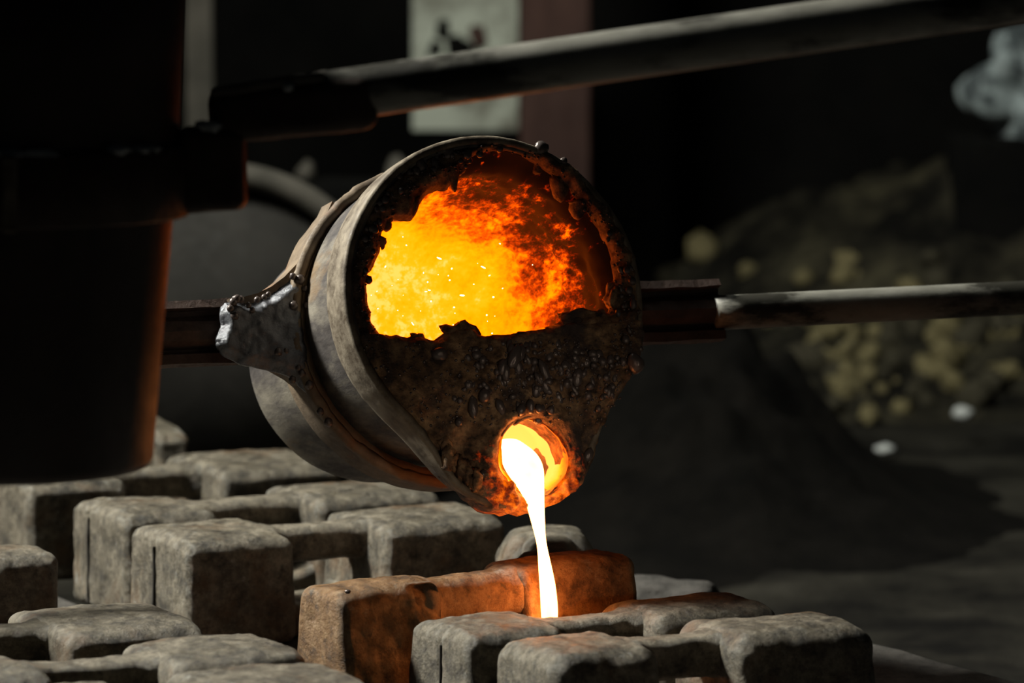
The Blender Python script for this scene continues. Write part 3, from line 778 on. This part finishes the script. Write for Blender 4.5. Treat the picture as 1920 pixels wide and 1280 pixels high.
# slag beads
bead_me = []
for k in range(5):
    o = lump('slag_bead', (0, 0, 0), 1, BEAD, None, k*1.7, 2, (1, 1, .85), .25); bead_me.append(o.data); bpy.data.objects.remove(o)
from mathutils import kdtree
kd = kdtree.KDTree(len(cP))
for i, p in enumerate(cP): kd.insert((p[0], p[1], 0), i)
kd.balance()
def czat(x, y):
    co, i, d = kd.find((x, y, 0)); return cZ[i], d
def bead(x, y, s, stretch=1.0, up=0.25):
    z, d = czat(x, y)
    if d > .004: return False
    o = bpy.data.objects.new('slag_bead', rb.choice(bead_me)); COL.objects.link(o); o.parent = ladle
    o.location = (x, y, z + s*up); o.scale = (s*rb.uniform(.8, 1.1), s*stretch, s*rb.uniform(.75, 1.0)); o.rotation_euler = (0, 0, rb.uniform(-.5, .5))
    return True
rb = random.Random(11)
n = 0
while n < 170:                              # drip field under the opening
    px = rb.gauss(1035, 85); py = rb.gauss(695, 40)
    if not (850 < px < 1195 and 640 < py < 790): continue
    x, y = plane_hit(px, py, ML, .008)
    s = rb.choice((.0024, .003, .0035, .0042, .005, .0065)); bead(x, y, s, rb.choice((.8, 1, 1, 1.2, 1.7)), rb.choice((-.35, -.1, .15))); n += 1
for (px, py, s, st) in ((903, 250, .0075, 1.1), (893, 258, .0055, 1), (852, 262, .0055, 1.3), (846, 280, .0095, 1.2), (800, 290, .006, 1), (793, 306, .0095, 1.1),
                        (785, 318, .006, 1), (822, 288, .006, 1), (948, 255, .008, 1.4), (960, 256, .005, 1), (1018, 276, .009, 1), (1034, 279, .007, 1.5), (1057, 290, .0045, 1),
                        (1060, 301, .005, 1), (1110, 332, .006, 1), (1122, 340, .0045, 1), (672, 443, .005, 1), (689, 446, .005, 1), (700, 520, .0055, 1), (690, 505, .004, 1),
                        (858, 792, .006, 1), (822, 664, .010, .9), (1178, 686, .011, 1.2), (1138, 742, .005, 1), (1128, 735, .004, 1), (1140, 728, .0045, 1), (1122, 748, .004, 1),
                        (957, 672, .008, 2), (1012, 700, .007, 2.2), (1166, 640, .006, 1), (1205, 655, .004, 1), (884, 764, .008, 1.8), (900, 745, .009, 1.0), (860, 752, .004, 1),
                        (985, 765, .006, 1.6), (1002, 770, .006, 1), (968, 772, .0075, 1), (1024, 772, .005, 1.2), (906, 890, .007, .9), (1104, 852, .0065, 1.4)):
    x, y = plane_hit(px, py, ML, .006); bead(x, y, s, st)
for k in range(90):                         # beads along the upper and right rim
    an = RAD(rb.uniform(-20, 165)); r = rb.uniform(.160, .184)
    bead(r*math.cos(an), r*math.sin(an), rb.choice((.0022, .003, .0038, .005)), rb.choice((1, 1, 1.5)))
# fine grit joined into one part
bmg = bmesh.new()
for k in range(900):
    if k < 500: px, py = rb.uniform(760, 1200), rb.uniform(640, 800); x, y = plane_hit(px, py, ML, .006)
    else:
        an = RAD(rb.uniform(-40, 215)); r = rb.uniform(.155, .186); x, y = r*math.cos(an), r*math.sin(an)
    z, d = czat(x, y)
    if d > .004: continue
    s = rb.uniform(.0009, .0022)
    bmesh.ops.create_icosphere(bmg, subdivisions=1, radius=s, matrix=Matrix.Translation((x, y, z+s*.3)))
gm = bpy.data.meshes.new('slag_grit'); bmg.to_mesh(gm); bmg.free()
g = link('slag_grit', gm, BEAD, ladle); g['kind'] = 'stuff'

# craggy slag under the lip
for k in range(70):
    an = RAD(rb.uniform(-118, -68)); d = abs((math.degrees(an)+90))
    r = .1835 + spout(an) + rb.uniform(-.022, .004); x, y = r*math.cos(an), r*math.sin(an)
    if math.hypot((x-hc[0])/.048, (y-hc[1])/.058) < 1: continue
    lump('lip_slag', (x, y, rb.uniform(-.004, .012)), rb.uniform(.003, .0085), CRUST, ladle, k*1.1, 2, (1, rb.uniform(1, 1.8), .8), 1.1)

# frozen metal splash over the left gusset
MS = lambda lst: [plane_hit(x, y, ML, -.160) for x, y in lst]
spl = MS([(402, 640), (420, 612), (418, 585), (420, 568), (445, 562), (470, 568), (500, 556), (520, 545), (545, 520), (568, 524), (578, 545), (574, 590), (580, 640), (590, 700),
          (612, 745), (600, 760), (570, 720), (540, 700), (500, 690), (455, 684), (425, 664)])
spl = jag(smooth_poly(spl, 1), .003, .0025, 60, 9)
sc_ = np.mean(np.array(spl), 0)
def spl_z(x, y, e):
    return -.168 + .010*float(sstep(0, .012, e)) + .0035*fr((x, y, 0), 35, 5, 3) + .0012*fr((x, y, 0), 110, 3, 3)
s_, (sP, sZ) = sheet('frozen_splash', spl, [], .0022, spl_z, -.172, SPLASH, ladle)
s_['label'] = 'shiny blue-grey frozen metal splash'
for (px, py, s) in ((444, 560, .006), (438, 566, .0055), (452, 562, .005), (466, 572, .004), (482, 562, .0045), (496, 557, .004), (503, 552, .004), (432, 578, .005), (473, 581, .004),
                    (549, 518, .0045), (563, 524, .0065), (551, 573, .006), (572, 540, .004), (522, 660, .0055), (536, 658, .004), (440, 592, .005), (575, 572, .004), (566, 700, .005), (580, 722, .006), (548, 712, .005),
                    (601, 772, .005), (616, 792, .006), (560, 690, .004)):
    x, y = plane_hit(px, py, ML, -.158)
    o = bpy.data.objects.new('splash_bead', rb.choice(bead_me)); COL.objects.link(o); o.parent = ladle
    o.location = (x, y, -.158); o.scale = (s, s, s)

# ------------------------------------------------------------------ molten stream
def stream_mat():
    m = bpy.data.materials.new('molten_iron'); m.use_nodes = True; nt = m.node_tree; L = nt.links.new
    b = nt.nodes['Principled BSDF']
    tc = N(nt, 'ShaderNodeTexCoord').outputs['Object']
    mp = N(nt, 'ShaderNodeMapping'); mp.inputs['Scale'].default_value = (1, 1, .3); L(tc, mp.inputs[0])
    n1 = N(nt, 'ShaderNodeTexNoise', Scale=70.0, Detail=5.0, Roughness=0.5); L(mp.outputs[0], n1.inputs[0])
    c = ramp(nt, n1.outputs['Fac'], [(0.3, (1.0, .26, .050)), (0.6, (1.0, .30, .062))])
    L(c, b.inputs['Emission Color']); b.inputs['Emission Strength'].default_value = 18
    b.inputs['Base Color'].default_value = (.3, .2, .15, 1); b.inputs['Roughness'].default_value = .2
    return m
tipY = (ML @ Vector((hc[0], hc[1]-.03, .004))).y
prof = [(822, 941, 968, .045), (828, 938, 978, .040), (837, 936, 992, .030), (850, 936, 1008, .018), (870, 941, 1019, .008), (890, 952, 1021, -.006), (908, 966, 1021, -.015), (928, 980, 1021, -.019), (950, 988, 1021, -.020), (980, 996, 1022, -.020),
        (1008, 1004, 1023, -.020), (1030, 1008, 1027, -.020), (1060, 1009, 1034, -.020), (1090, 1011, 1041, -.020), (1120, 1013, 1045, -.020), (1150, 1014, 1047, -.020), (1190, 1018, 1044, -.020), (1250, 1019, 1044, -.020), (1272, 1016, 1048, -.020)]
vs, fs = [], []; sg = 20
for (py, xl, xr, dy) in prof:
    Y = tipY + dy
    a, b_ = PY(xl, py, Y), PY(xr, py, Y); c = (a+b_)/2; w = (b_-a).length/2; dp = min(w, .011)
    for k in range(sg):
        an = 2*math.pi*k/sg; wob = 1 + .03*noise.noise(Vector((py*.03, k, 0)))
        vs.append((c.x + w*math.cos(an)*wob, c.y + dp*math.sin(an), c.z))
for i in range(len(prof)-1):
    for k in range(sg):
        k2 = (k+1) % sg; fs.append((i*sg+k, (i+1)*sg+k, (i+1)*sg+k2, i*sg+k2))
fs.append(tuple(range(sg))); fs.append(tuple(range((len(prof)-1)*sg, len(prof)*sg))[::-1])
st = mesh('molten_stream', vs, fs, stream_mat())
st.modifiers.new('sub', 'SUBSURF').levels = 2; st.modifiers['sub'].render_levels = 2
tag(st, 'white-hot stream of molten iron falling from the ladle lip', 'molten metal')

# sparks inside the ladle
bms = bmesh.new(); rs = random.Random(5)
for k in range(60):
    x = rs.uniform(-.13, .10); y = rs.uniform(-.09, .10); z = rs.uniform(-.22, -.03)
    if math.hypot(x, y) > .13: continue
    s = rs.choice((.0005, .0006, .0008, .0011)); 
    Mx = Matrix.Translation((x, y, z)) @ Matrix.Rotation(rs.uniform(0, 3.1), 4, 'Z') @ Matrix.Diagonal((rs.choice((1, 1, 1.4, 3.5)), .8, .8, 1))
    bmesh.ops.create_icosphere(bms, subdivisions=1, radius=s, matrix=Mx)
sm = bpy.data.meshes.new('sparks'); bms.to_mesh(sm); bms.free()
sp = link('sparks', sm, glow('spark', (1, .8, .45), 6)); sp.matrix_world = ML
tag(sp, 'tiny bright sparks flying inside the glowing ladle mouth', 'sparks', kind='stuff')

# ------------------------------------------------------------------ the dark pail hanging in front at left
D2 = 4.2; k2 = D2/F
bc = P(5, 330, D2)
pail = empty('steel_pail', Matrix.Translation(bc))
zof = lambda py: (330-py)*k2
pr = []
for (py, rp) in ((880, 262), (872, 272), (860, 277), (620, 298), (410, 318), (330, 326), (100, 338), (-160, 350)): pr.append((rp*k2, zof(py)))
prof2 = [(0, zof(882))] + pr + [(r-.006, z) for (r, z) in pr[::-1][:-2]] + [(0, zof(858))]
lathe('bucket', prof2, BUCKETM, pail, 96)
def bandr(an, z, r): return r + .0015*noise.noise(Vector((math.cos(an)*6, math.sin(an)*6, z*30)))
zb0, zb1 = zof(405), zof(272)
lathe('carrier_band', [(.166, zb1), (.180, zb1+.001), (.184, zb1-.003), (.184, zb0+.003), (.181, zb0), (.166, zb0)], BANDM, pail, 96, bandr)
slab('band_lug', (-.184*math.sin(RAD(-9)), -.184*math.cos(RAD(-9))-.002, (zb0+zb1)/2), .015, .010, zb1-zb0+.004, RIMST, .003, (2, 2, 4), .002, RAD(9), pail)
slab('fork_bracket', (.205, .0, (zb0+zb1)/2+.012), .07, .05, .085, BANDM, .012, (4, 4, 4), .006, 0, pail)
for k, (an, s) in enumerate(((-112, .010), (-104, .013), (-98, .010), (-88, .013), (-80, .009), (-72, .011), (-46, .011), (-36, .009), (-30, .008))):
    a = RAD(an); lump('pale_slag_lump', (.176*math.cos(a), .176*math.sin(a), zb1+.002), s, PALESLAG, pail, k*2, 2, (1.5, .8, .4), .8)
lump('pale_slag_lump', (.205, -.02, (zb0+zb1)/2+.055), .011, PALESLAG, pail, 44, 2, (1.2, .8, .6), .7)
# handle going up to the right
h0 = P(395, 213, D2); h1 = P(1600, 40, D2); hd = (h1-h0)
loc = lambda p: p - bc
tube('handle_pipe', [loc(h0 + hd*t) for t in np.linspace(.08, 1.75, 30)], 0.0255, PIPE, pail, 32)
def hbar(py0, py1, x0, x1, dz, th_):
    a = P(x0, py0, D2-.0) ; b = P(x1, py1, D2)
    vs, fs = [], []
    d = (b-a); L_ = d.length; u = d.normalized(); w = Vector((0, 1, 0)); v = w.cross(u)*-1
    rbox(vs, fs, L_/2, dz/2, th_/2, min(dz, th_)*.3, 14, 3, 3, lambda q: loc((a+b)/2) + u*(q.x + .002*fr(q, 30, 3)) + w*(q.y + .003*fr(q, 20, 3)) + v*(q.z + .0012*fr(q, 35, 3)))
    return vs, fs
vs, fs = hbar(218, 190, 395, 705, .052, .055); mesh('arm_channel', vs, fs, BANDM, pail)
vs, fs = hbar(172, 141, 400, 612, .060, .008); mesh('channel_flange', vs, fs, HOOPM, pail)
o = lump('metal_drop', loc(P(540, 163, D2-.03)), .0055, PALESLAG, pail, 3, 2, (1.1, 1, .9), .3)
tag(pail, 'soot-black second ladle at left, pale slag on its band, long pipe rising right', 'ladle')
